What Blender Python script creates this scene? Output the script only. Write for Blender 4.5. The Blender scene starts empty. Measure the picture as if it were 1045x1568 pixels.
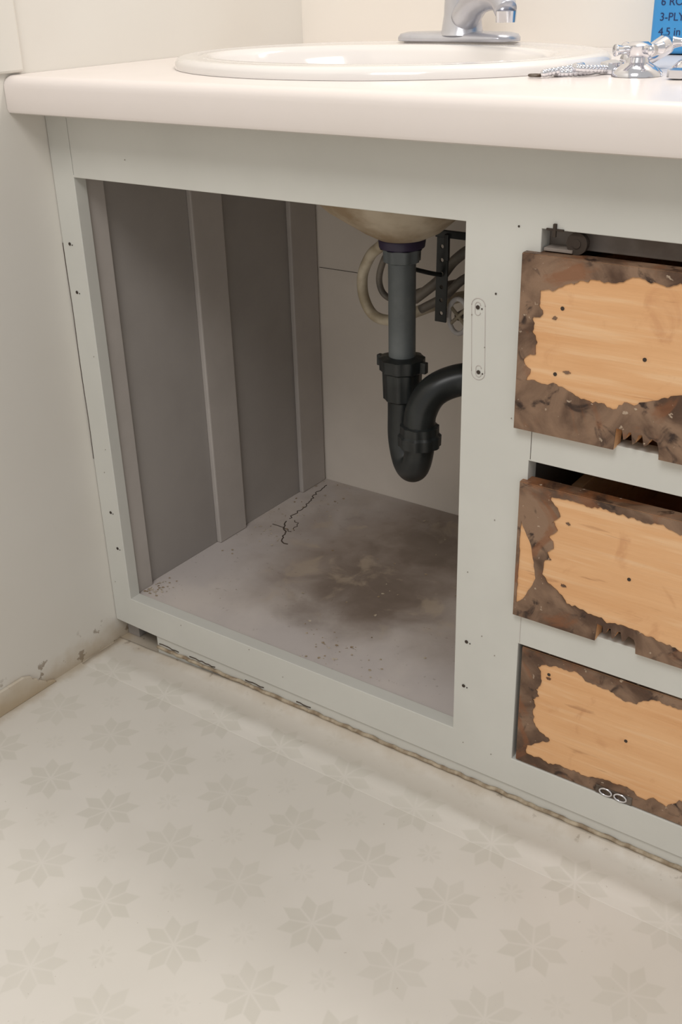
import bpy, bmesh, math, random
from mathutils import Vector, Matrix, noise
random.seed(7)
S=bpy.context.scene; COL=S.collection
S.view_settings.view_transform='Standard'
T=0.8014
def srgb(r,g,b):
    f=lambda c:(c/255/12.92) if c/255<=.04045 else ((c/255+.055)/1.055)**2.4
    return (f(r),f(g),f(b),1)
# ---------------- materials
def newmat(name):
    m=bpy.data.materials.new(name);m.use_nodes=True
    nt=m.node_tree;b=nt.nodes['Principled BSDF'];return m,nt,b
def N(nt,t,**k):
    n=nt.nodes.new(t)
    for a,v in k.items():
        if a.startswith('_'): n.inputs[a[1:].replace('_',' ')].default_value=v
        else: setattr(n,a,v)
    return n
def coord(nt): return N(nt,'ShaderNodeNewGeometry').outputs['Position']
def math_(nt,op,a,b=None,c=None,clamp=False):
    n=nt.nodes.new('ShaderNodeMath');n.operation=op;n.use_clamp=clamp
    for i,v in enumerate((a,b,c)):
        if v is None: continue
        if isinstance(v,(int,float)): n.inputs[i].default_value=v
        else: nt.links.new(v,n.inputs[i])
    return n.outputs[0]
def mixc(nt,f,a,b):
    n=nt.nodes.new('ShaderNodeMix');n.data_type='RGBA'
    if isinstance(f,(int,float)): n.inputs[0].default_value=f
    else: nt.links.new(f,n.inputs[0])
    for s,v in ((6,a),(7,b)):
        if isinstance(v,tuple): n.inputs[s].default_value=v
        else: nt.links.new(v,n.inputs[s])
    return n.outputs[2]
def noise_(nt,scale,detail=4,vec=None,stretch=None,rough=.55,dist=0):
    v=vec or coord(nt)
    if stretch:
        mp=N(nt,'ShaderNodeMapping');mp.inputs['Scale'].default_value=stretch;nt.links.new(v,mp.inputs[0]);v=mp.outputs[0]
    n=N(nt,'ShaderNodeTexNoise');n.inputs['Scale'].default_value=scale;n.inputs['Detail'].default_value=detail
    n.inputs['Roughness'].default_value=rough;n.inputs['Distortion'].default_value=dist
    nt.links.new(v,n.inputs['Vector']);return n.outputs['Fac']
def ramp(nt,f,lo,hi):
    n=N(nt,'ShaderNodeMapRange');n.interpolation_type='SMOOTHSTEP'
    nt.links.new(f,n.inputs[0]);n.inputs[1].default_value=lo;n.inputs[2].default_value=hi;return n.outputs[0]
def bump(nt,b,h,strength=.2,dist=.002):
    n=N(nt,'ShaderNodeBump');n.inputs['Strength'].default_value=strength;n.inputs['Distance'].default_value=dist
    nt.links.new(h,n.inputs['Height']);nt.links.new(n.outputs[0],b.inputs['Normal'])
def simple(name,c1,c2=None,scale=8,rough=.5,metal=0,bs=0,bscale=200,lo=.35,hi=.65,stretch=None,coat=0):
    m,nt,b=newmat(name)
    if c2: nt.links.new(mixc(nt,ramp(nt,noise_(nt,scale,5,stretch=stretch),lo,hi),c1,c2),b.inputs['Base Color'])
    else: b.inputs['Base Color'].default_value=c1
    b.inputs['Roughness'].default_value=rough;b.inputs['Metallic'].default_value=metal
    if coat: b.inputs['Coat Weight'].default_value=coat
    if bs: bump(nt,b,noise_(nt,bscale,3),bs,.001)
    return m
M={}
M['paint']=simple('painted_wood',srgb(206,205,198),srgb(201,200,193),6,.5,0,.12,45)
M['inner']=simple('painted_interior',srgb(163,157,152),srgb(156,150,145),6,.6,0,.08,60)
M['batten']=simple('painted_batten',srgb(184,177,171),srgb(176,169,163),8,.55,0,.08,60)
M['backp']=simple('back_panel_paint',srgb(228,219,208),srgb(220,211,200),5,.6,0,.1,60)
M['counter']=simple('laminate',srgb(229,220,215),srgb(226,217,211),5,.25)
M['porcelain']=simple('porcelain',srgb(227,222,218),None,rough=.12,coat=.5)
M['sinkunder']=simple('sink_underside',srgb(208,194,172),srgb(160,138,110),14,.6)
M['black']=simple('abs_black',srgb(30,33,33),srgb(44,47,47),20,.33)
M['grey']=simple('pvc_grey',srgb(116,121,122),srgb(100,106,108),20,.42)
M['purple']=simple('primer_purple',srgb(56,46,72),None,rough=.4)
M['chrome']=simple('chrome',srgb(225,225,230),None,rough=.12,metal=1)
M['faucet']=simple('brushed_chrome',srgb(208,208,212),srgb(194,194,200),10,.25,metal=.6)
M['hosec']=simple('hose_cream',srgb(215,203,180),srgb(180,166,140),30,.45)
M['hoseg']=simple('hose_grey',srgb(130,122,112),srgb(98,92,85),30,.45)
M['dark']=simple('dark_void',srgb(28,24,22),None,rough=.9)
M['hole']=simple('screw_hole',srgb(60,50,42),None,rough=.9)
M['speck']=simple('paint_speck',srgb(140,132,120),None,rough=.9)
M['blue']=simple('printed_blue_wrap',srgb(60,145,208),srgb(66,152,214),4,.3)
M['ink']=simple('ink_dark',srgb(22,45,95),None,rough=.5)
M['crack']=simple('crack_dark',srgb(74,62,52),None,rough=.9)
M['caulk']=simple('old_caulk',srgb(182,168,146),srgb(132,114,92),60,.8,0,.4,120)
M['metal']=simple('galvanised',srgb(120,112,104),srgb(80,66,54),60,.4,metal=.6)
M['debris']=simple('paint_flakes',srgb(196,184,166),srgb(140,118,90),90,.8)
M['stop']=simple('grey_brown_board',srgb(142,132,124),srgb(112,100,90),16,.7)
# bare plywood
m,nt,b=newmat('bare_plywood')
g1=ramp(nt,noise_(nt,12,5,stretch=(.35,1,3)),.3,.7)
g2=ramp(nt,noise_(nt,60,4,stretch=(.12,1,2.4)),.50,.70)
c=mixc(nt,g1,srgb(227,179,131),srgb(216,163,113))
c=mixc(nt,math_(nt,'MULTIPLY',g2,.40),c,srgb(236,203,163))
c=mixc(nt,math_(nt,'MULTIPLY',ramp(nt,noise_(nt,22,6,dist=.8),.58,.72),.4),c,srgb(188,128,86))
c=mixc(nt,math_(nt,'MULTIPLY',ramp(nt,noise_(nt,70,5,stretch=(.16,1,1.5),dist=.3),.64,.72),.5),c,srgb(160,110,72))
nt.links.new(c,b.inputs['Base Color']);b.inputs['Roughness'].default_value=.65
bump(nt,b,noise_(nt,60,4,stretch=(.12,1,3)),.5,.001);M['ply']=m
m,nt,b=newmat('peeling_veneer')
c=mixc(nt,ramp(nt,noise_(nt,14,6,dist=.8),.38,.64),srgb(78,54,38),srgb(138,110,88))
c=mixc(nt,ramp(nt,noise_(nt,36,6,dist=1.0),.56,.68),c,srgb(50,32,23))
c=mixc(nt,math_(nt,'MULTIPLY',ramp(nt,noise_(nt,13,6,dist=1.5),.55,.66),.6),c,srgb(130,80,46))
c=mixc(nt,math_(nt,'MULTIPLY',ramp(nt,noise_(nt,130,4),.66,.70),.7),c,srgb(190,170,148))
nt.links.new(c,b.inputs['Base Color']);b.inputs['Roughness'].default_value=.5
bump(nt,b,noise_(nt,90,5),.6,.002);M['veneer']=m
# stained shelf
m,nt,b=newmat('stained_shelf')
P=coord(nt);sx=N(nt,'ShaderNodeSeparateXYZ');nt.links.new(P,sx.inputs[0]);X,Y=sx.outputs[0],sx.outputs[1]
def blob(cx,cy,rx,ry,ns,na,det=6,dist=.3):
    dx=math_(nt,'DIVIDE',math_(nt,'SUBTRACT',X,cx),rx);dy=math_(nt,'DIVIDE',math_(nt,'SUBTRACT',Y,cy),ry)
    d=math_(nt,'SQRT',math_(nt,'ADD',math_(nt,'MULTIPLY',dx,dx),math_(nt,'MULTIPLY',dy,dy)))
    return math_(nt,'ADD',d,math_(nt,'MULTIPLY',math_(nt,'SUBTRACT',noise_(nt,ns,det,dist=dist),.5),na))
st=ramp(nt,blob(.32,.33,.31,.29,8,1.0),1.15,.35)
base=mixc(nt,ramp(nt,noise_(nt,6,5),.35,.65),srgb(206,197,190),srgb(193,185,181))
c=mixc(nt,math_(nt,'MULTIPLY',st,.85),base,srgb(142,126,113))
c=mixc(nt,math_(nt,'MULTIPLY',ramp(nt,blob(.31,.23,.15,.16,16,1.7),1.1,.1),.65),c,srgb(92,75,61))
c=mixc(nt,math_(nt,'MULTIPLY',ramp(nt,blob(.34,.38,.18,.11,22,2.0),.9,.2),.45),c,srgb(98,82,68))
lt=math_(nt,'MULTIPLY',ramp(nt,noise_(nt,17,6,dist=.5),.54,.66),math_(nt,'MULTIPLY',st,.5))
c=mixc(nt,lt,c,srgb(184,166,144))
c=mixc(nt,math_(nt,'MULTIPLY',ramp(nt,noise_(nt,130,4),.66,.72),.3),c,srgb(110,94,80))
nt.links.new(c,b.inputs['Base Color']);b.inputs['Roughness'].default_value=.55
bump(nt,b,noise_(nt,50,4),.15,.001);M['shelf']=m
# vinyl floor
m,nt,b=newmat('patterned_vinyl')
P=coord(nt);sx=N(nt,'ShaderNodeSeparateXYZ');nt.links.new(P,sx.inputs[0])
cell=.103
def fr(s,o):
    q=math_(nt,'ADD',math_(nt,'DIVIDE',math_(nt,'SUBTRACT',s,o),cell),100.5)
    return math_(nt,'SUBTRACT',math_(nt,'FRACT',q),.5)
u=fr(sx.outputs[0],.263);v=fr(sx.outputs[1],-.274)
def star(u,v,rot,rmin,rmax,w1,w2):
    r=math_(nt,'SQRT',math_(nt,'ADD',math_(nt,'MULTIPLY',u,u),math_(nt,'MULTIPLY',v,v)))
    th=math_(nt,'ADD',math_(nt,'ARCTAN2',v,u),math.pi*2+rot)
    k=math.pi/4
    a=math_(nt,'MULTIPLY',math_(nt,'SUBTRACT',math_(nt,'FRACT',math_(nt,'ADD',math_(nt,'DIVIDE',th,k),.5)),.5),k)
    off=math_(nt,'ABSOLUTE',math_(nt,'MULTIPLY',r,math_(nt,'SINE',a)))
    w=math_(nt,'MINIMUM',math_(nt,'MULTIPLY',math_(nt,'SUBTRACT',r,rmin),w1),math_(nt,'MULTIPLY',math_(nt,'SUBTRACT',rmax,r),w2))
    return ramp(nt,math_(nt,'SUBTRACT',w,off),-.012,.018)
s1=star(u,v,0,.02,.38,.40,.62)
u2=fr(sx.outputs[0],.263+cell/2);v2=fr(sx.outputs[1],-.274+cell/2)
s2=star(u2,v2,0,.02,.15,.35,.6)
s=math_(nt,'MAXIMUM',s1,math_(nt,'MULTIPLY',s2,.6))
s=math_(nt,'MULTIPLY',s,math_(nt,'ADD',.22,math_(nt,'MULTIPLY',ramp(nt,noise_(nt,9,4),.3,.7),.20)))
base=mixc(nt,ramp(nt,noise_(nt,3,4),.35,.65),srgb(220,215,207),srgb(213,208,199))
c=mixc(nt,s,base,srgb(192,188,175))
c=mixc(nt,math_(nt,'MULTIPLY',ramp(nt,noise_(nt,160,3),.71,.75),.4),c,srgb(150,136,118))
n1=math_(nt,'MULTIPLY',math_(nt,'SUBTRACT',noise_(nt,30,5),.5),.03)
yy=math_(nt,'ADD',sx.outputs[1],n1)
c=mixc(nt,math_(nt,'MULTIPLY',ramp(nt,yy,-.055,-.035),.40),c,srgb(186,177,164))  # band near the cabinet: occlusion shade plus mild dirt, painted into the vinyl colour
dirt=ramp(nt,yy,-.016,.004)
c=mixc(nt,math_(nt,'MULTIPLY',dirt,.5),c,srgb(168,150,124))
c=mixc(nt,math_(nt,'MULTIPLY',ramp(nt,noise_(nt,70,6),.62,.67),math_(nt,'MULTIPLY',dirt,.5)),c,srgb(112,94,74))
xx=math_(nt,'ADD',sx.outputs[0],n1)
c=mixc(nt,math_(nt,'MULTIPLY',ramp(nt,xx,.022,.0),.6),c,srgb(170,152,124))
nt.links.new(c,b.inputs['Base Color']);b.inputs['Roughness'].default_value=.42
bump(nt,b,noise_(nt,30,4),.08,.001);M['vinyl']=m
def wallmat(name,c1,c2,hi=.045,amt=.65):
    m,nt,b=newmat(name)
    P=coord(nt);sx=N(nt,'ShaderNodeSeparateXYZ');nt.links.new(P,sx.inputs[0])
    base=mixc(nt,ramp(nt,noise_(nt,2.5,3),.35,.65),c1,c2)
    z=math_(nt,'ADD',sx.outputs[2],math_(nt,'MULTIPLY',math_(nt,'SUBTRACT',noise_(nt,22,5),.5),.06))
    dirt=math_(nt,'MULTIPLY',ramp(nt,z,hi,.0),amt)
    c=mixc(nt,dirt,base,srgb(176,156,126))
    dz=ramp(nt,sx.outputs[2],.06,.03)
    c=mixc(nt,math_(nt,'MULTIPLY',math_(nt,'MULTIPLY',ramp(nt,noise_(nt,45,6),.60,.64),dz),.7),c,srgb(124,104,80))
    nt.links.new(c,b.inputs['Base Color']);b.inputs['Roughness'].default_value=.5
    bump(nt,b,noise_(nt,30,4),.08,.002);return m
M['wall']=wallmat('wall_paint_left',srgb(221,217,209),srgb(217,212,203))
M['wallb']=wallmat('wall_paint_back',srgb(240,234,225),srgb(237,230,220))
M['base']=wallmat('baseboard_paint',srgb(216,208,196),srgb(206,196,180),.05,.8)
# ---------------- geometry helpers
def link(o,parent=None):
    COL.objects.link(o)
    if parent: o.parent=parent
    return o
def empty(name):
    e=bpy.data.objects.new(name,None);e.empty_display_size=.05;return link(e)
def frombm(name,bm,mat,parent=None,smooth=False,bev=0,seg=2):
    me=bpy.data.meshes.new(name);bmesh.ops.recalc_face_normals(bm,faces=bm.faces);bm.to_mesh(me);bm.free()
    me.materials.append(mat)
    if smooth:
        for p in me.polygons:p.use_smooth=True
    o=bpy.data.objects.new(name,me);link(o,parent)
    if bev:
        md=o.modifiers.new('bevel','BEVEL');md.width=bev;md.segments=seg;md.limit_method='ANGLE'
    return o
def box(name,x0,x1,y0,y1,z0,z1,mat,parent=None,bev=.001):
    bm=bmesh.new();bmesh.ops.create_cube(bm,size=1)
    for v in bm.verts:
        v.co=Vector(((x0+x1)/2+v.co.x*(x1-x0),(y0+y1)/2+v.co.y*(y1-y0),(z0+z1)/2+v.co.z*(z1-z0)))
    return frombm(name,bm,mat,parent,bev=bev)
def flat(name,outlines,y0,y1,mat,parent=None,bev=0):
    cu=bpy.data.curves.new(name,'CURVE');cu.dimensions='2D';cu.fill_mode='BOTH'
    cu.extrude=abs(y1-y0)/2-bev;cu.bevel_depth=bev;cu.bevel_resolution=1
    if bev: cu.offset=-bev
    for ol in outlines:
        sp=cu.splines.new('POLY');sp.points.add(len(ol)-1)
        for i,(a,c) in enumerate(ol): sp.points[i].co=(a,c,0,1)
        sp.use_cyclic_u=True
    t=bpy.data.objects.new('tmp',cu);COL.objects.link(t)
    dg=bpy.context.evaluated_depsgraph_get();me=bpy.data.meshes.new_from_object(t.evaluated_get(dg))
    bpy.data.objects.remove(t)
    me.transform(Matrix.Translation((0,(y0+y1)/2,0))@Matrix.Rotation(math.pi/2,4,'X'))
    me.materials.clear();me.materials.append(mat)
    for p in me.polygons:p.use_smooth=False
    o=bpy.data.objects.new(name,me);return link(o,parent)
def smoothpts(pts,n=8):
    P=[Vector(p) for p in pts];P=[P[0]*2-P[1]]+P+[P[-1]*2-P[-2]];out=[]
    for i in range(1,len(P)-2):
        for k in range(n):
            t=k/n;a,b,c,d=P[i-1:i+3]
            out.append(.5*((2*b)+(c-a)*t+(2*a-5*b+4*c-d)*t*t+(3*b-a-3*c+d)*t**3))
    out.append(P[-2]);return out
def tube(name,pts,r,mat,parent=None,seg=20,sm=True,n=8,cyc=False):
    if sm and not cyc: Q=smoothpts(pts,n)
    else: Q=[Vector(p) for p in pts]
    def rad(i):
        if not isinstance(r,(list,tuple)): return r
        f=i/(len(Q)-1)*(len(r)-1);k=min(int(f),len(r)-2);return r[k]+(r[k+1]-r[k])*(f-k)
    bm=bmesh.new();rings=[];L=len(Q);up=None
    for i,p in enumerate(Q):
        if cyc: t=(Q[(i+1)%L]-Q[i-1]).normalized()
        else: t=(Q[min(i+1,L-1)]-Q[max(i-1,0)]).normalized()
        if up is None: up=Vector((0,0,1)) if abs(t.z)<.9 else Vector((1,0,0))
        s=t.cross(up).normalized();up=s.cross(t).normalized()
        rings.append([bm.verts.new(p+(s*math.cos(2*math.pi*j/seg)+up*math.sin(2*math.pi*j/seg))*rad(i)) for j in range(seg)])
    rng=range(L) if cyc else range(L-1)
    for i in rng:
        a,b=rings[i],rings[(i+1)%L]
        for j in range(seg): bm.faces.new((a[j],a[(j+1)%seg],b[(j+1)%seg],b[j]))
    if not cyc:
        bm.faces.new(rings[0]);bm.faces.new(rings[-1])
    return frombm(name,bm,mat,parent,smooth=True)
def lathe(name,prof,loc,mat,parent=None,seg=48,axis=(0,0,1),ribs=0,ribamp=0,smooth=True):
    bm=bmesh.new();rings=[]
    for rr,h in prof:
        ring=[]
        for j in range(seg):
            a=2*math.pi*j/seg;q=rr
            if ribs: q=rr*(1+ribamp*(1 if math.cos(a*ribs)>0.2 else 0))
            ring.append(bm.verts.new((q*math.cos(a),q*math.sin(a),h)))
        rings.append(ring)
    for a,b in zip(rings,rings[1:]):
        for j in range(seg): bm.faces.new((a[j],a[(j+1)%seg],b[(j+1)%seg],b[j]))
    bm.faces.new(rings[0]);bm.faces.new(rings[-1])
    q=Vector((0,0,1)).rotation_difference(Vector(axis)).to_matrix().to_4x4()
    bm.transform(Matrix.Translation(loc)@q)
    o=frombm(name,bm,mat,parent,smooth=smooth)
    if smooth:
        md=o.modifiers.new('es','EDGE_SPLIT');md.split_angle=math.radians(40)
    return o
def jag(pts,step=.006,amp=.0025,seed=0,closed=True,big=0):
    rnd=random.Random(seed);out=[];n=len(pts)
    for i in range(n if closed else n-1):
        a=Vector(pts[i]);b=Vector(pts[(i+1)%n]);k=max(1,int((b-a).length/step))
        nrm=Vector((-(b-a).y,(b-a).x)).normalized()
        for j in range(k):
            p=a+(b-a)*(j/k)
            if j or i:
                w=rnd.uniform(-amp,amp)
                if big: w+=big*noise.noise(Vector((p.x*70,p.y*70,seed)))
                p=p+nrm*w
            out.append((p.x,p.y))
    return out
# ---------------- room
WB=.522
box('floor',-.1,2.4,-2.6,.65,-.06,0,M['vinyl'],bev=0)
box('wall_left',-.1,0,-2.6,.65,0,2.4,M['wall'],bev=0)
box('wall_back',0,2.4,WB,.65,0,2.4,M['wallb'],bev=0)
bl=jag([(-.128,.0),(-.150,.012),(-.160,.022),(-.172,.034)],.004,.0022,31,closed=False)
ol=bl+[(-.18,.037)]+[(y,.037+.0012*noise.noise(Vector((y*40,0,0)))) for y in [-.2-.03*i for i in range(80)]]+[(-2.6,.037),(-2.6,0)]
bm=bmesh.new();A=[bm.verts.new((.0002,y,z)) for y,z in ol];B=[bm.verts.new((.0055,y,z)) for y,z in ol]
bm.faces.new(A);bm.faces.new(B)
for i in range(len(ol)): j=(i+1)%len(ol);bm.faces.new((A[i],A[j],B[j],B[i]))
frombm('baseboard_left',bm,M['base'],bev=.001)
box('trim_1',0,.006,-.062,-.024,T+.002,2.4,M['wall'],bev=.003)
def prof_x(name,prof,x0,x1,mat,parent=None,nx=1,smooth=False,wob=0):
    bm=bmesh.new();rows=[]
    for i in range(nx+1):
        x=x0+(x1-x0)*i/nx;row=[]
        fade=min(1,max(.25,(x-.0)/.25)) if wob else 1
        for k,(y,z) in enumerate(prof):
            yy,zz=y,z
            if wob and z>.0008:
                zz=z*fade+noise.noise(Vector((x*9,y*20,0)))*wob*.25
                yy=y+noise.noise(Vector((x*6,0,3)))*wob*.6
            row.append(bm.verts.new((x,yy,zz)))
        rows.append(row)
    L=len(prof)
    for a,b in zip(rows,rows[1:]):
        for k in range(L): bm.faces.new((a[k],a[(k+1)%L],b[(k+1)%L],b[k]))
    bm.faces.new(rows[0]);bm.faces.new(rows[-1])
    return frombm(name,bm,mat,parent,smooth=smooth)
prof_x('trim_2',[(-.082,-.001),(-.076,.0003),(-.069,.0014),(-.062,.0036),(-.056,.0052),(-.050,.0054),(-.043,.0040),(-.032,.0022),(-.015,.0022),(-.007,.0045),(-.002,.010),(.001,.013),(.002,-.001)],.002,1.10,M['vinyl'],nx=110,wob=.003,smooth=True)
# ---------------- vanity cabinet
V=empty('vanity_cabinet')
XR=1.10
outer=[(.0008,.036),(.08,.034),(XR,.030),(XR,.7595),(.0385,.7595),(.0385,.686),(.0377,.686),(.0377,.7595),(.0008,.7595)]
o1=[(.038,.083),(.583,.083),(.583,.683),(.038,.683)]
oX=.662
d1=[(oX,.490),(1.045,.490),(1.045,.684),(oX,.684)]
d2=[(oX,.274),(1.045,.274),(1.045,.453),(oX,.453)]
d3=[(oX,.072),(1.045,.072),(1.045,.233),(oX,.233)]
flat('face_frame',[outer,o1,d1,d2,d3],0,.019,M['paint'],V,bev=.0008)
box('toe_strip',.080,XR,.003,.016,0,.033,M['paint'],V,bev=.0015)
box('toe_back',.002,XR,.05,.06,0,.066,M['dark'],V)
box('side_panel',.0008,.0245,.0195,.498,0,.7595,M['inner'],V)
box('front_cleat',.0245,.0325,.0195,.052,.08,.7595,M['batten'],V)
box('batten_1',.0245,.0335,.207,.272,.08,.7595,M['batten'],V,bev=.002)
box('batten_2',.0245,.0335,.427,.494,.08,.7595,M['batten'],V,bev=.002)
box('shelf_floor',.0245,.625,.0195,.498,.062,.080,M['shelf'],V)
box('back_panel',.0008,XR,.498,.510,0,.7595,M['backp'],V)
box('back_seam',.034,.13,.4972,.4978,.4645,.4652,M['crack'],V,bev=0)
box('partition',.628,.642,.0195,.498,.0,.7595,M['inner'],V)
box('end_panel',1.083,XR,.0195,.498,.0,.7595,M['paint'],V)
box('drawer_stop',.6425,1.08,.0195,.030,.664,.7595,M['stop'],V)
for k,z in enumerate((.462,.254)):
    box('drawer_runner_%d'%(k+1),.642,.672,.0195,.49,z-.012,z+.012,M['inner'],V)
    box('drawer_runner_%d'%(k+4),1.05,1.083,.0195,.49,z-.012,z+.012,M['inner'],V)
for k,(za,zb_) in enumerate(((.455,.488),(.235,.272))):
    box('rail_joint_%d'%(k+1),.6635,.6640,-.0003,.0004,za,zb_,M['crack'] if k==0 else M['batten'],V,bev=0)
holes=[(.014,.600),(.015,.538),(.021,.221),(.025,.164),(.598,.212),(.596,.150),(.599,.602),(.602,.536),(.618,.618),(.639,.684)]
rr=random.Random(21)
for k in range(18):
    holes.append(rr.choice([(rr.uniform(.004,.035),rr.uniform(.08,.72)),(rr.uniform(.587,.65),rr.uniform(.06,.72)),(rr.uniform(.1,1.0),rr.uniform(.69,.75)),(rr.uniform(.1,.64),rr.uniform(.04,.08))]))
for k,(x,z) in enumerate(holes):
    r=.0021 if k<8 else (.001 if k<10 else .0006)
    lathe('screw_hole_%d'%(k+1),[(r,0),(r,.0004)],(x,-.0003,z),M['hole'] if k<10 else M['speck'],V,seg=14,axis=(0,-1,0),smooth=False)
    if k<8:
        x2=x+.0045;lathe('screw_hole_chip_%d'%(k+1),[(.0008,0),(.0008,.0004)],(x2,-.0003,z-.001),M['hole'],V,seg=8,axis=(0,-1,0),smooth=False)
def ovl(name,x0,x1,z0,z1,lo,hi):
    pts=[];r=(x1-x0)/2;cx=(x0+x1)/2
    if hi:
        for i in range(13): a=math.pi*i/12;pts.append((cx+r*math.cos(a),0,z1-r+r*math.sin(a)))
    if lo:
        for i in range(13): a=math.pi+math.pi*i/12;pts.append((cx+r*math.cos(a),0,z0+r+r*math.sin(a)))
    tube(name,pts,.0005,M['batten'],V,seg=6,sm=False)
ovl('hinge_imprint_1',.592,.607,.592,.611,0,1);ovl('hinge_imprint_2',.594,.609,.528,.546,1,0)
ovl('hinge_imprint_3',.596,.602,.594,.607,1,1);ovl('hinge_imprint_4',.599,.605,.531,.543,1,1)
tube('hinge_imprint_side_1',[(.592,0,.604),(.594,0,.535)],.0004,M['batten'],V,seg=6)
tube('hinge_imprint_side_2',[(.607,0,.604),(.609,0,.535)],.0004,M['batten'],V,seg=6)
def crack(name,pts,r,z=.0799,seed=1):
    q=jag(pts,.005,.003,seed,closed=False)
    tube(name,[(x,y,z) for x,y in q],r,M['crack'],V,seg=5,sm=False)
crack('floor_crack_1',[(.050,.475),(.055,.43),(.068,.39),(.072,.345),(.075,.33)],.0010,seed=3)
crack('floor_crack_2',[(.075,.325),(.098,.29),(.112,.268),(.13,.258)],.0012,seed=4)
crack('floor_crack_3',[(.062,.305),(.085,.302),(.11,.30)],.0009,seed=5)
crack('floor_crack_4',[(.085,.335),(.10,.325),(.105,.30)],.0008,seed=8)
bm=bmesh.new();rr=random.Random(5)
for i in range(190):
    if i<60: x,y=rr.gauss(.08,.03),rr.gauss(.36,.07)
    elif i<110: x,y=.036+abs(rr.gauss(0,.015)),.03+abs(rr.gauss(0,.02))
    elif i<145: x,y=rr.gauss(.375,.03),rr.gauss(.06,.02)
    else: x,y=rr.uniform(.05,.56),rr.uniform(.03,.45)
    x=max(x,.036);y=min(max(y,.022),.485);s=rr.uniform(.0006,.0026)
    a=rr.uniform(0,6.3);vs=[]
    for k in range(5): t=a+k*1.257;vs.append(bm.verts.new((x+s*math.cos(t)*rr.uniform(.6,1.3),y+s*math.sin(t)*rr.uniform(.6,1.3),.0803+rr.uniform(0,.0006))))
    bm.faces.new(vs)
frombm('floor_debris',bm,M['debris'],V)
q=jag([(.082,.0140),(1.09,.0140)],.008,.0012,9,closed=False)
tube('caulk_line',[(x,.001,z+.001) for x,z in q],.0026,M['caulk'],V,seg=6,sm=False)
for k,(xa,xb) in enumerate(((.085,.13),(.145,.20),(.25,.29),(.34,.37))):
    q=jag([(xa,.0200),(xb,.0195)],.006,.0010,23+k,closed=False)
    tube('caulk_crack_%d'%(k+1),[(x,.0026,z) for x,z in q],.0008,M['crack'],V,seg=5,sm=False)
q=jag([(.17,.0330),(.60,.0315)],.007,.0006,19,closed=False)
tube('toe_crack',[(x,.0030,z) for x,z in q],.0004,M['crack'],V,seg=5,sm=False)
q=[(.0012,z) for z in [.30+.02*i for i in range(16)]]
tube('wall_gap_crack',[(x+.0006*math.sin(z*40),.0001,z) for x,z in q],.0006,M['crack'],V,seg=5,sm=False)
# ---------------- drawers
def drawer(x0,x1,z0,z1,yf,notch,tans,isl):
    D=empty('drawer')
    nx0,nx1,nh=notch
    if nx0:
        W=nx1-nx0
        ol=[(x0,z1),(x0,z0),(nx0,z0),(nx0+.001,z0+nh)]
        for f,h in ((.16,.97),(.20,.55),(.25,.60),(.30,.92),(.36,.95),(.41,.42),(.46,.50),(.52,.90),(.60,.93),(.66,.45),(.72,.52),(.80,.85),(.93,.75)):
            ol.append((nx0+W*f,z0+nh*h))
        ol+=[(nx1-.001,z0+nh*.5),(nx1,z0),(x1,z0),(x1,z1)]
    else: ol=[(x0,z1),(x0,z0),(x1,z0),(x1,z1)]
    flat('drawer_front',[ol],yf,yf+.017,M['ply'],D)
    flat('veneer_layer',[[(x,z) for x,z in ol]]+tans,yf-.0011,yf-.0001,M['veneer'],D)
    for k,(ix,iz,ir,ax) in enumerate(isl):
        rn=random.Random(k+int(ix*1000))
        flat('veneer_scrap_%d'%(k+1),[[(ix+ir*ax*math.cos(a)*rn.uniform(.6,1.3),iz+ir*math.sin(a)*rn.uniform(.6,1.3)) for a in [i*math.pi/8 for i in range(16)]]],yf-.0009,yf-.0001,M['veneer'],D)
    box('top_edge',x0,x1,yf+.0002,yf+.0165,z1-.0005,z1+.0008,M['veneer'],D,bev=0)
    box('left_edge',x0-.0006,x0+.0004,yf+.0002,yf+.0165,z0,z1,M['veneer'],D,bev=0)
    bx0,bx1=x0+.03,x1-.03
    zl=z0+.022
    box('box_side_1',bx0,bx0+.012,yf+.04,.45,zl,z1-.02,M['ply'],D)
    box('box_side_2',bx1-.012,bx1,yf+.04,.45,zl,z1-.02,M['ply'],D)
    box('box_front',bx0,bx1,yf+.017,yf+.04,zl,z1-.02,M['ply'],D)
    box('box_back',bx0+.012,bx1-.012,.438,.45,zl,z1-.02,M['ply'],D)
    box('box_bottom',bx0+.012,bx1-.012,yf+.04,.438,zl+.002,zl+.008,M['ply'],D)
    return D
t1=jag([(.668,.630),(.680,.632),(.692,.638),(.704,.637),(.716,.646),(.727,.650),(.74,.647),(.752,.652),(.80,.651),(.90,.650),(1.0,.648),(1.02,.60),(1.015,.545),(.93,.55),(.86,.556),(.80,.552),(.775,.541),(.748,.532),(.71,.534),(.69,.543),(.672,.538),(.658,.541),(.662,.548),(.655,.560),(.668,.568),(.668,.580),(.660,.590),(.662,.604),(.672,.608),(.664,.616)],.0028,.0013,11,big=.006)
D1=drawer(.648,1.055,.489,.662,-.008,(.752,.796,.022),[t1],[(.684,.606,.0018,1.3),(.70,.556,.0018,2.0)])
t2=jag([(.692,.423),(.753,.424),(.83,.421),(.92,.423),(1.02,.421),(1.03,.36),(1.02,.30),(.93,.292),(.836,.292),(.80,.299),(.75,.301),(.717,.306),(.705,.317),(.690,.332),(.690,.349),(.697,.352),(.691,.360),(.698,.370),(.692,.378),(.702,.388),(.694,.396),(.702,.403)],.0028,.0012,12,big=.004)
t2b=jag([(.6605,.388),(.668,.372),(.674,.362),(.681,.325),(.670,.299),(.6605,.289)],.0045,.0007,13)
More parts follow.
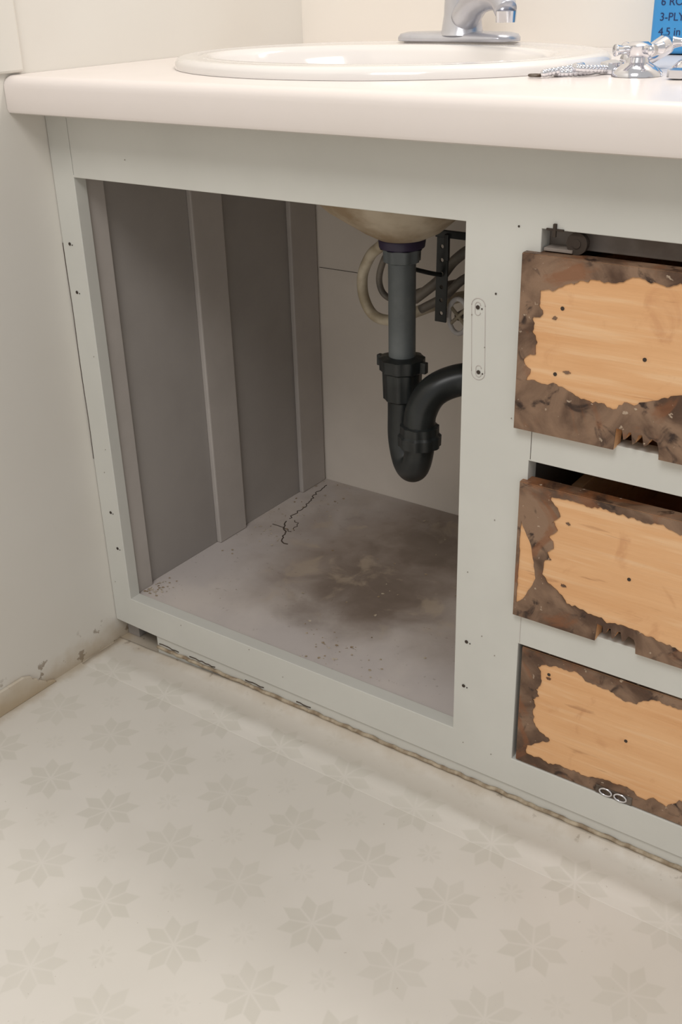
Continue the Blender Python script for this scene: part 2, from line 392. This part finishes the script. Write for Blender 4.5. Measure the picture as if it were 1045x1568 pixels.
D2=drawer(.657,1.05,.273,.431,-.006,(.751,.795,.021),[t2,t2b],[(.712,.398,.0016,1.5),(.712,.326,.0016,2)])
t3=jag([(.686,.211),(.708,.219),(.732,.219),(.745,.213),(.765,.212),(.785,.205),(.80,.207),(.806,.216),(.823,.219),(.857,.220),(.93,.218),(1.01,.219),(1.02,.16),(1.0,.10),(.93,.095),(.857,.105),(.845,.090),(.83,.095),(.815,.088),(.80,.096),(.761,.090),(.71,.087),(.680,.087),(.679,.100),(.707,.118),(.692,.128),(.682,.150),(.687,.158),(.682,.166),(.690,.172),(.685,.180),(.692,.190)],.0028,.0011,14,big=.004)
D3=drawer(.667,1.04,.074,.229,.002,(0,0,0),[t3],[(.70,.20,.0015,2)])
for D,x,z,y in ((D1,.773,.581,-.008),(D2,.780,.355,-.006),(D3,.793,.155,.002),(D1,.691,.616,-.008),(D1,.688,.552,-.008),(D3,.700,.205,.002)):
    lathe('knob_hole',[(.0019,0),(.0019,.0003)],(x,y-.0002,z),M['hole'],D,seg=14,axis=(0,-1,0),smooth=False)
for k,(x) in enumerate((.778,.795)):
    tube('slide_roller_%d'%(k+1),[(x+.007*math.cos(a),-.001,.079+.0045*math.sin(a)) for a in [i*math.pi/8 for i in range(16)]],.0011,M['chrome'],D3,seg=8,sm=False,cyc=True)
box('slide_plate',.766,.808,-.0002,.0012,.0735,.084,M['metal'],D3,bev=.0005)
box('slide_bracket',.664,.692,.002,.019,.664,.667,M['stop'],D1,bev=.0005)
lathe('slide_wheel',[(.010,0),(.010,.006),(.004,.006),(.004,.007)],(.695,.010,.673),M['hole'],D1,seg=24,axis=(0,-1,0))
box('slide_screw',.674,.677,-.003,.0,.678,.690,M['hole'],D1,bev=.0003)
box('slide_screw_bar',.667,.684,-.002,.0,.6835,.6855,M['hole'],D1,bev=.0003)
# ---------------- countertop
prof=[(WB-.0005,.76),(WB-.0005,T),(-.040,T)]
for i in range(1,7): a=math.pi/2*i/6;prof.append((-.040-.013*math.sin(a),T-.013+.013*math.cos(a)))
prof+=[(-.053,.765),(-.0515,.7615),(-.048,.76)]
CT=prof_x('countertop',prof,.0005,1.13,M['counter'])
SX,SY=.346,.222
def ellring(bm,a,b,z,cx,cy,seg=96): return [bm.verts.new((cx+a*math.cos(2*math.pi*j/seg),cy+b*math.sin(2*math.pi*j/seg),z)) for j in range(seg)]
bm=bmesh.new();r1=ellring(bm,.240,.190,.70,SX,SY);r2=ellring(bm,.240,.190,.85,SX,SY)
for j in range(96): bm.faces.new((r1[j],r1[(j+1)%96],r2[(j+1)%96],r2[j]))
bm.faces.new(r1);bm.faces.new(r2)
cut=frombm('cut',bm,M['counter'])
md=CT.modifiers.new('hole','BOOLEAN');md.object=cut;md.operation='DIFFERENCE';md.solver='EXACT'
dg=bpy.context.evaluated_depsgraph_get();me=bpy.data.meshes.new_from_object(CT.evaluated_get(dg))
CT.modifiers.clear();CT.data=me;bpy.data.objects.remove(cut)
bb=CT.modifiers.new('es','EDGE_SPLIT');bb.split_angle=math.radians(25)
for p in me.polygons:p.use_smooth=True
# ---------------- sink
SK=empty('bathroom_sink')
DX,DY=.362,.235
rings=[(.265,.215,T+.0003,SX,SY),(.2645,.2145,T+.006,SX,SY),(.261,.211,T+.0105,SX,SY),(.254,.204,T+.0125,SX,SY),(.244,.194,T+.0125,SX,SY),(.2385,.185,T+.0105,SX,SY-.001),
 (.232,.165,T+.0115,SX,SY-.012),(.224,.150,T+.0125,SX,SY-.022),(.217,.143,T+.0115,SX,SY-.026),(.212,.138,T+.005,SX,SY-.027),(.206,.132,T-.01,SX,SY-.027),(.175,.115,T-.07,SX,SY-.025),
 (.110,.085,T-.12,SX+.006,SY-.010),(.075,.062,T-.16,SX+.012,SY+.006),(.042,.040,T-.183,DX,DY),(.022,.022,T-.190,DX,DY)]
bm=bmesh.new();R_=[ellring(bm,*q) for q in rings]
for a,b in zip(R_,R_[1:]):
    for j in range(96): bm.faces.new((a[j],a[(j+1)%96],b[(j+1)%96],b[j]))
frombm('basin',bm,M['porcelain'],SK,smooth=True)
ur=[(.264,.214,T+.0003,SX,SY),(.236,.186,T+.0003,SX,SY),(.22,.146,T-.012,SX,SY-.027),(.187,.127,T-.072,SX,SY-.025),(.128,.100,T-.125,SX+.004,SY-.010),(.090,.074,T-.168,SX+.010,SY+.006),(.050,.047,T-.194,DX,DY),(.030,.030,T-.203,DX,DY),(.020,.020,T-.203,DX,DY)]
bm=bmesh.new();R_=[ellring(bm,*q) for q in ur]
for a,b in zip(R_,R_[1:]):
    for j in range(96): bm.faces.new((a[j],a[(j+1)%96],b[(j+1)%96],b[j]))
frombm('basin_underside',bm,M['sinkunder'],SK,smooth=True)
lathe('drain_ring',[(.022,0),(.022,.003),(.017,.004),(.016,.001)],(DX,DY,T-.190),M['chrome'],SK)
# ---------------- drain pipe
DP=empty('drain_pipe')
zb=T-.2035
lathe('flange_nut',[(.026,-.012),(.029,-.010),(.030,-.002),(.029,0)],(DX,DY,zb),M['purple'],DP)
lathe('locknut',[(.0185,-.030),(.022,-.028),(.0225,-.013),(.026,-.012)],(DX,DY,zb),M['grey'],DP,ribs=8,ribamp=.08)
lathe('tailpiece',[(.0178,-.165),(.0178,-.028)],(DX,DY,zb),M['grey'],DP)
lathe('slip_nut',[(.020,-.215),(.024,-.212),(.025,-.175),(.0285,-.172),(.0290,-.156),(.0235,-.154),(.018,-.153)],(DX,DY,zb),M['black'],DP,ribs=10,ribamp=.06)
for s in (-1,1): box('nut_wing_%d'%s,DX+s*.032-.006,DX+s*.032+.006,DY-.004,DY+.004,zb-.172,zb-.157,M['black'],DP)
z0=zb
L2=(DX+.046,DY-.030)
tube('trap_bend',[(DX,DY,z0-.17),(DX,DY,z0-.23),(DX,DY,z0-.268),(DX+.010,DY-.0065,z0-.295),(DX+.023,DY-.015,z0-.303),(DX+.036,DY-.0235,z0-.295),(L2[0],L2[1],z0-.268),(L2[0],L2[1],z0-.245)],.0195,M['black'],DP,seg=32)
lathe('trap_boss',[(.0225,0),(.0225,.012),(.019,.014)],(L2[0]-.006,L2[1]+.004,z0-.246),M['black'],DP)
lathe('union_nut',[(.021,-.262),(.0265,-.260),(.027,-.246),(.024,-.243),(.024,-.232),(.020,-.230)],(L2[0],L2[1],z0),M['black'],DP,ribs=10,ribamp=.07)
tube('trap_arm',[(L2[0],L2[1],z0-.245),(L2[0]+.001,L2[1]+.001,z0-.215),(L2[0]+.013,L2[1]+.010,z0-.187),(L2[0]+.038,L2[1]+.028,z0-.172),(L2[0]+.08,L2[1]+.05,z0-.166),(L2[0]+.13,L2[1]+.10,z0-.164),(L2[0]+.15,L2[1]+.18,z0-.163),(L2[0]+.15,.4975,z0-.162)],.0210,M['black'],DP,seg=32)
lathe('wall_escutcheon',[(.04,0),(.038,.006),(.021,.008)],(L2[0]+.15,.4975,z0-.162),M['black'],DP,axis=(0,-1,0))
# ---------------- strap bracket
ST=empty('perforated_strap')
ol=[(.362,.470),(.379,.470),(.381,.586),(.364,.586)]
hs=[]
for zz in (.482,.50,.518,.536,.554,.572): hs.append([(.3715+.0028*math.cos(a),zz+.0028*math.sin(a)) for a in [i*math.pi/6 for i in range(12)]])
flat('strap',[ol]+hs,.318,.3205,M['black'],ST)
box('strap_arm',.362,.44,.316,.3205,.584,.594,M['black'],ST)
tube('pivot_rod',[(.350,.275,.55),(.365,.30,.54),(.372,.316,.535)],.003,M['black'],ST)
box('strap_hook',.378,.384,.312,.318,.555,.590,M['black'],ST,bev=.001)
# ---------------- supply hoses and valve
H=empty('supply_hose')
tube('hose',[(.300,.30,.585),(.268,.33,.560),(.240,.345,.540),(.222,.35,.508),(.224,.35,.475),(.243,.348,.452),(.275,.35,.450),(.31,.37,.465),(.34,.42,.475),(.35,.46,.47)],.0078,M['hosec'],H)
H2=empty('supply_hose')
tube('hose',[(.312,.31,.585),(.285,.335,.560),(.259,.350,.535),(.247,.355,.505),(.252,.36,.482),(.27,.37,.474),(.30,.38,.488),(.34,.40,.50),(.37,.46,.50)],.0046,M['hoseg'],H2)
H3=empty('supply_hose')
tube('hose',[(.31,.35,.485),(.345,.355,.515),(.368,.36,.545),(.400,.365,.566),(.45,.37,.570),(.50,.40,.55),(.50,.46,.50)],.0072,M['hoseg'],H3)
H4=empty('supply_hose')
tube('hose',[(.32,.35,.472),(.355,.355,.494),(.380,.36,.519),(.412,.365,.534),(.46,.37,.537),(.48,.41,.52),(.48,.46,.48)],.0062,M['hoseg'],H4)
VV=empty('shutoff_valve')
c0=Vector((.389,.335,.476))
tube('handle_ring',[(c0.x+.015*math.cos(a),c0.y,c0.z+.024*math.sin(a)) for a in [i*math.pi/14 for i in range(28)]],.0035,M['porcelain'],VV,seg=10,sm=False,cyc=True)
for s in (-1,1): tube('spoke_%d'%s,[(c0.x-.012,c0.y,c0.z+.012*s),(c0.x+.012,c0.y,c0.z-.012*s)],.0025,M['hosec'],VV,sm=False,seg=8)
lathe('valve_stem',[(.006,0),(.006,.03),(.010,.032),(.010,.06),(.012,.062),(.012,.1615)],tuple(c0),M['metal'],VV,axis=(0,1,0))
# ---------------- faucet
F=empty('faucet')
FX,FY,FZ=.341,.402,T+.0150
def stad(bm,l,w,z,cx,cy,seg=48):
    out=[]
    for j in range(seg):
        a=2*math.pi*j/seg;c,s=math.cos(a),math.sin(a)
        out.append(bm.verts.new((cx+(l-w)*(1 if c>0 else -1)*min(1,abs(c)*3)+w*c,cy+w*s,z)))
    return out
bm=bmesh.new();R_=[stad(bm,l,w,z,FX,FY) for l,w,z in ((.086,.027,FZ-.001),(.086,.027,FZ+.003),(.083,.024,FZ+.007),(.074,.018,FZ+.009),(.03,.012,FZ+.010))]
for a,b in zip(R_,R_[1:]):
    for j in range(48): bm.faces.new((a[j],a[(j+1)%48],b[(j+1)%48],b[j]))
bm.faces.new(R_[0]);bm.faces.new(R_[-1])
frombm('base_plate',bm,M['faucet'],F,smooth=True)
BX=FX+.006
lathe('body',[(.029,.006),(.026,.012),(.0235,.03),(.0225,.06),(.025,.085),(.027,.10),(.024,.115),(.012,.124)],(BX,FY,FZ),M['faucet'],F)
tube('spout',[(BX+.008,FY-.008,FZ+.026),(BX+.035,FY-.028,FZ+.044),(BX+.065,FY-.050,FZ+.050),(BX+.092,FY-.072,FZ+.048),(BX+.104,FY-.082,FZ+.036)],[.019,.017,.015,.0145,.013],M['faucet'],F,seg=24)
lathe('aerator',[(.0115,0),(.0125,.012),(.009,.013)],(BX+.105,FY-.083,FZ+.024),M['chrome'],F)
tube('lever',[(BX,FY,FZ+.118),(BX+.015,FY+.0,FZ+.135),(BX+.055,FY-.02,FZ+.15)],[.009,.008,.006],M['faucet'],F)
# ---------------- toilet paper package
PK=empty('toilet_paper_package')
bm=bmesh.new();bmesh.ops.create_cube(bm,size=1)
for v in bm.verts: v.co=Vector((.702+v.co.x*.22,.465+v.co.y*.11,T+.131+v.co.z*.26))
w=frombm('wrap',bm,M['blue'],PK,bev=.006,seg=4)
for i,tx in enumerate(('6 ROLLS','3-PLY - 300','4.5 in x 4.0','SOFT TISSUE')):
    cu=bpy.data.curves.new('label_%d'%i,'FONT');cu.body=tx;cu.size=.0120;cu.extrude=.0002
    t=bpy.data.objects.new('tmp',cu);COL.objects.link(t)
    dg=bpy.context.evaluated_depsgraph_get();me=bpy.data.meshes.new_from_object(t.evaluated_get(dg));bpy.data.objects.remove(t)
    me.materials.clear();me.materials.append(M['ink'])
    me.transform(Matrix.Translation((.602,.4097,T+(.0525,.0365,.021,.085)[i]))@Matrix.Rotation(math.pi/2,4,'X'))
    link(bpy.data.objects.new('label_text_%d'%(i+1),me),PK)
# ---------------- loose chrome parts
def knob(x,y,s=1,ph=.4):
    K=empty('faucet_knob')
    lathe('flange',[(.024*s,0),(.0235*s,.003*s),(.018*s,.008*s),(.011*s,.012*s),(.009*s,.018*s)],(x,y,T+.0003),M['chrome'],K)
    lathe('hub',[(.009*s,.016*s),(.012*s,.020*s),(.012*s,.027*s),(.008*s,.030*s)],(x,y,T),M['chrome'],K)
    for a in (ph,ph+math.pi/2,ph+math.pi,ph+1.5*math.pi):
        tube('arm',[(x+.008*s*math.cos(a),y+.008*s*math.sin(a),T+.0235*s),(x+.018*s*math.cos(a),y+.018*s*math.sin(a),T+.0235*s),(x+.025*s*math.cos(a),y+.025*s*math.sin(a),T+.0235*s)],[.004*s,.0038*s,.0055*s],M['chrome'],K,seg=12)
knob(.680,.152,1,.9);knob(.715,.225,1.1,.3)
HP=empty('faucet_handle')
tube('stem',[(.655,.185,T+.010),(.664,.215,T+.013),(.672,.245,T+.022)],[.008,.009,.010],M['chrome'],HP)
lathe('cap',[(.012,0),(.013,.004),(.011,.010),(.004,.012)],(.648,.168,T+.0005),M['chrome'],HP)
WN=empty('loose_nut')
lathe('nut',[(.007,0),(.011,.001),(.011,.008),(.007,.009)],(.728,.130,T+.0004),M['chrome'],WN,seg=6,smooth=False)
CH=empty('ball_chain')
pts=[]
for i in range(64):
    t=i/63
    if t<.5: s=t*2;pts.append((.600+.045*s+.005*math.sin(s*13),.110+.055*s+.014*math.sin(s*8+1),T+.0038))
    else: s=(t-.5)*2;pts.append((.645-.035*s+.004*math.sin(s*11),.150-.03*s+.016*math.sin(s*9+2),T+.0045+.004*math.sin(s*3.14)))
bm=bmesh.new()
for p in pts:
    bmesh.ops.create_uvsphere(bm,u_segments=12,v_segments=8,radius=.0036,matrix=Matrix.Translation(p))
frombm('beads',bm,M['chrome'],CH,smooth=True)
tube('chain_wire',pts,.0009,M['chrome'],CH,seg=6,sm=False)
tube('hook',[(.596+.006*math.cos(a),.106+.004*math.sin(a),T+.0022) for a in [i*math.pi/8 for i in range(16)]],.0014,M['metal'],CH,seg=8,sm=False,cyc=True)
# ---------------- light
def area(name,loc,target,size,power,col):
    l=bpy.data.lights.new(name,'AREA');l.shape='RECTANGLE';l.size=size[0];l.size_y=size[1];l.energy=power;l.color=col
    o=bpy.data.objects.new(name,l);link(o);o.location=loc
    o.rotation_euler=(Vector(target)-Vector(loc)).to_track_quat('-Z','Y').to_euler()
area('vanity_light',(.75,.38,1.95),(.7,-.5,0.2),(.7,.15),8,(1,.955,.91))
area('ceiling_light',(.9,-1.4,2.35),(.6,-.3,.3),(.8,.8),22,(1,.98,.955))
w=bpy.data.worlds.new('world');S.world=w;w.use_nodes=True
bg=w.node_tree.nodes['Background'];bg.inputs[0].default_value=(1,.978,.955,1);bg.inputs[1].default_value=.57
# ---------------- camera
yaw,pitch,roll=.6301,-.4674,-.0299
f=Vector((-math.sin(yaw)*math.cos(pitch),math.cos(yaw)*math.cos(pitch),math.sin(pitch)))
r=f.cross(Vector((0,0,1))).normalized();u=r.cross(f)
c_,s_=math.cos(roll),math.sin(roll);r,u=c_*r+s_*u,-s_*r+c_*u
cd=bpy.data.cameras.new('camera');cam=link(bpy.data.objects.new('camera',cd))
mw=Matrix.Identity(4)
for i in range(3): mw[i][0]=r[i];mw[i][1]=u[i];mw[i][2]=-f[i]
mw.translation=Vector((1.0859,-.9048,.8965));cam.matrix_world=mw
cd.sensor_fit='VERTICAL';cd.sensor_height=36;cd.lens=1634.14/1568*36;cd.clip_start=.01
S.camera=cam
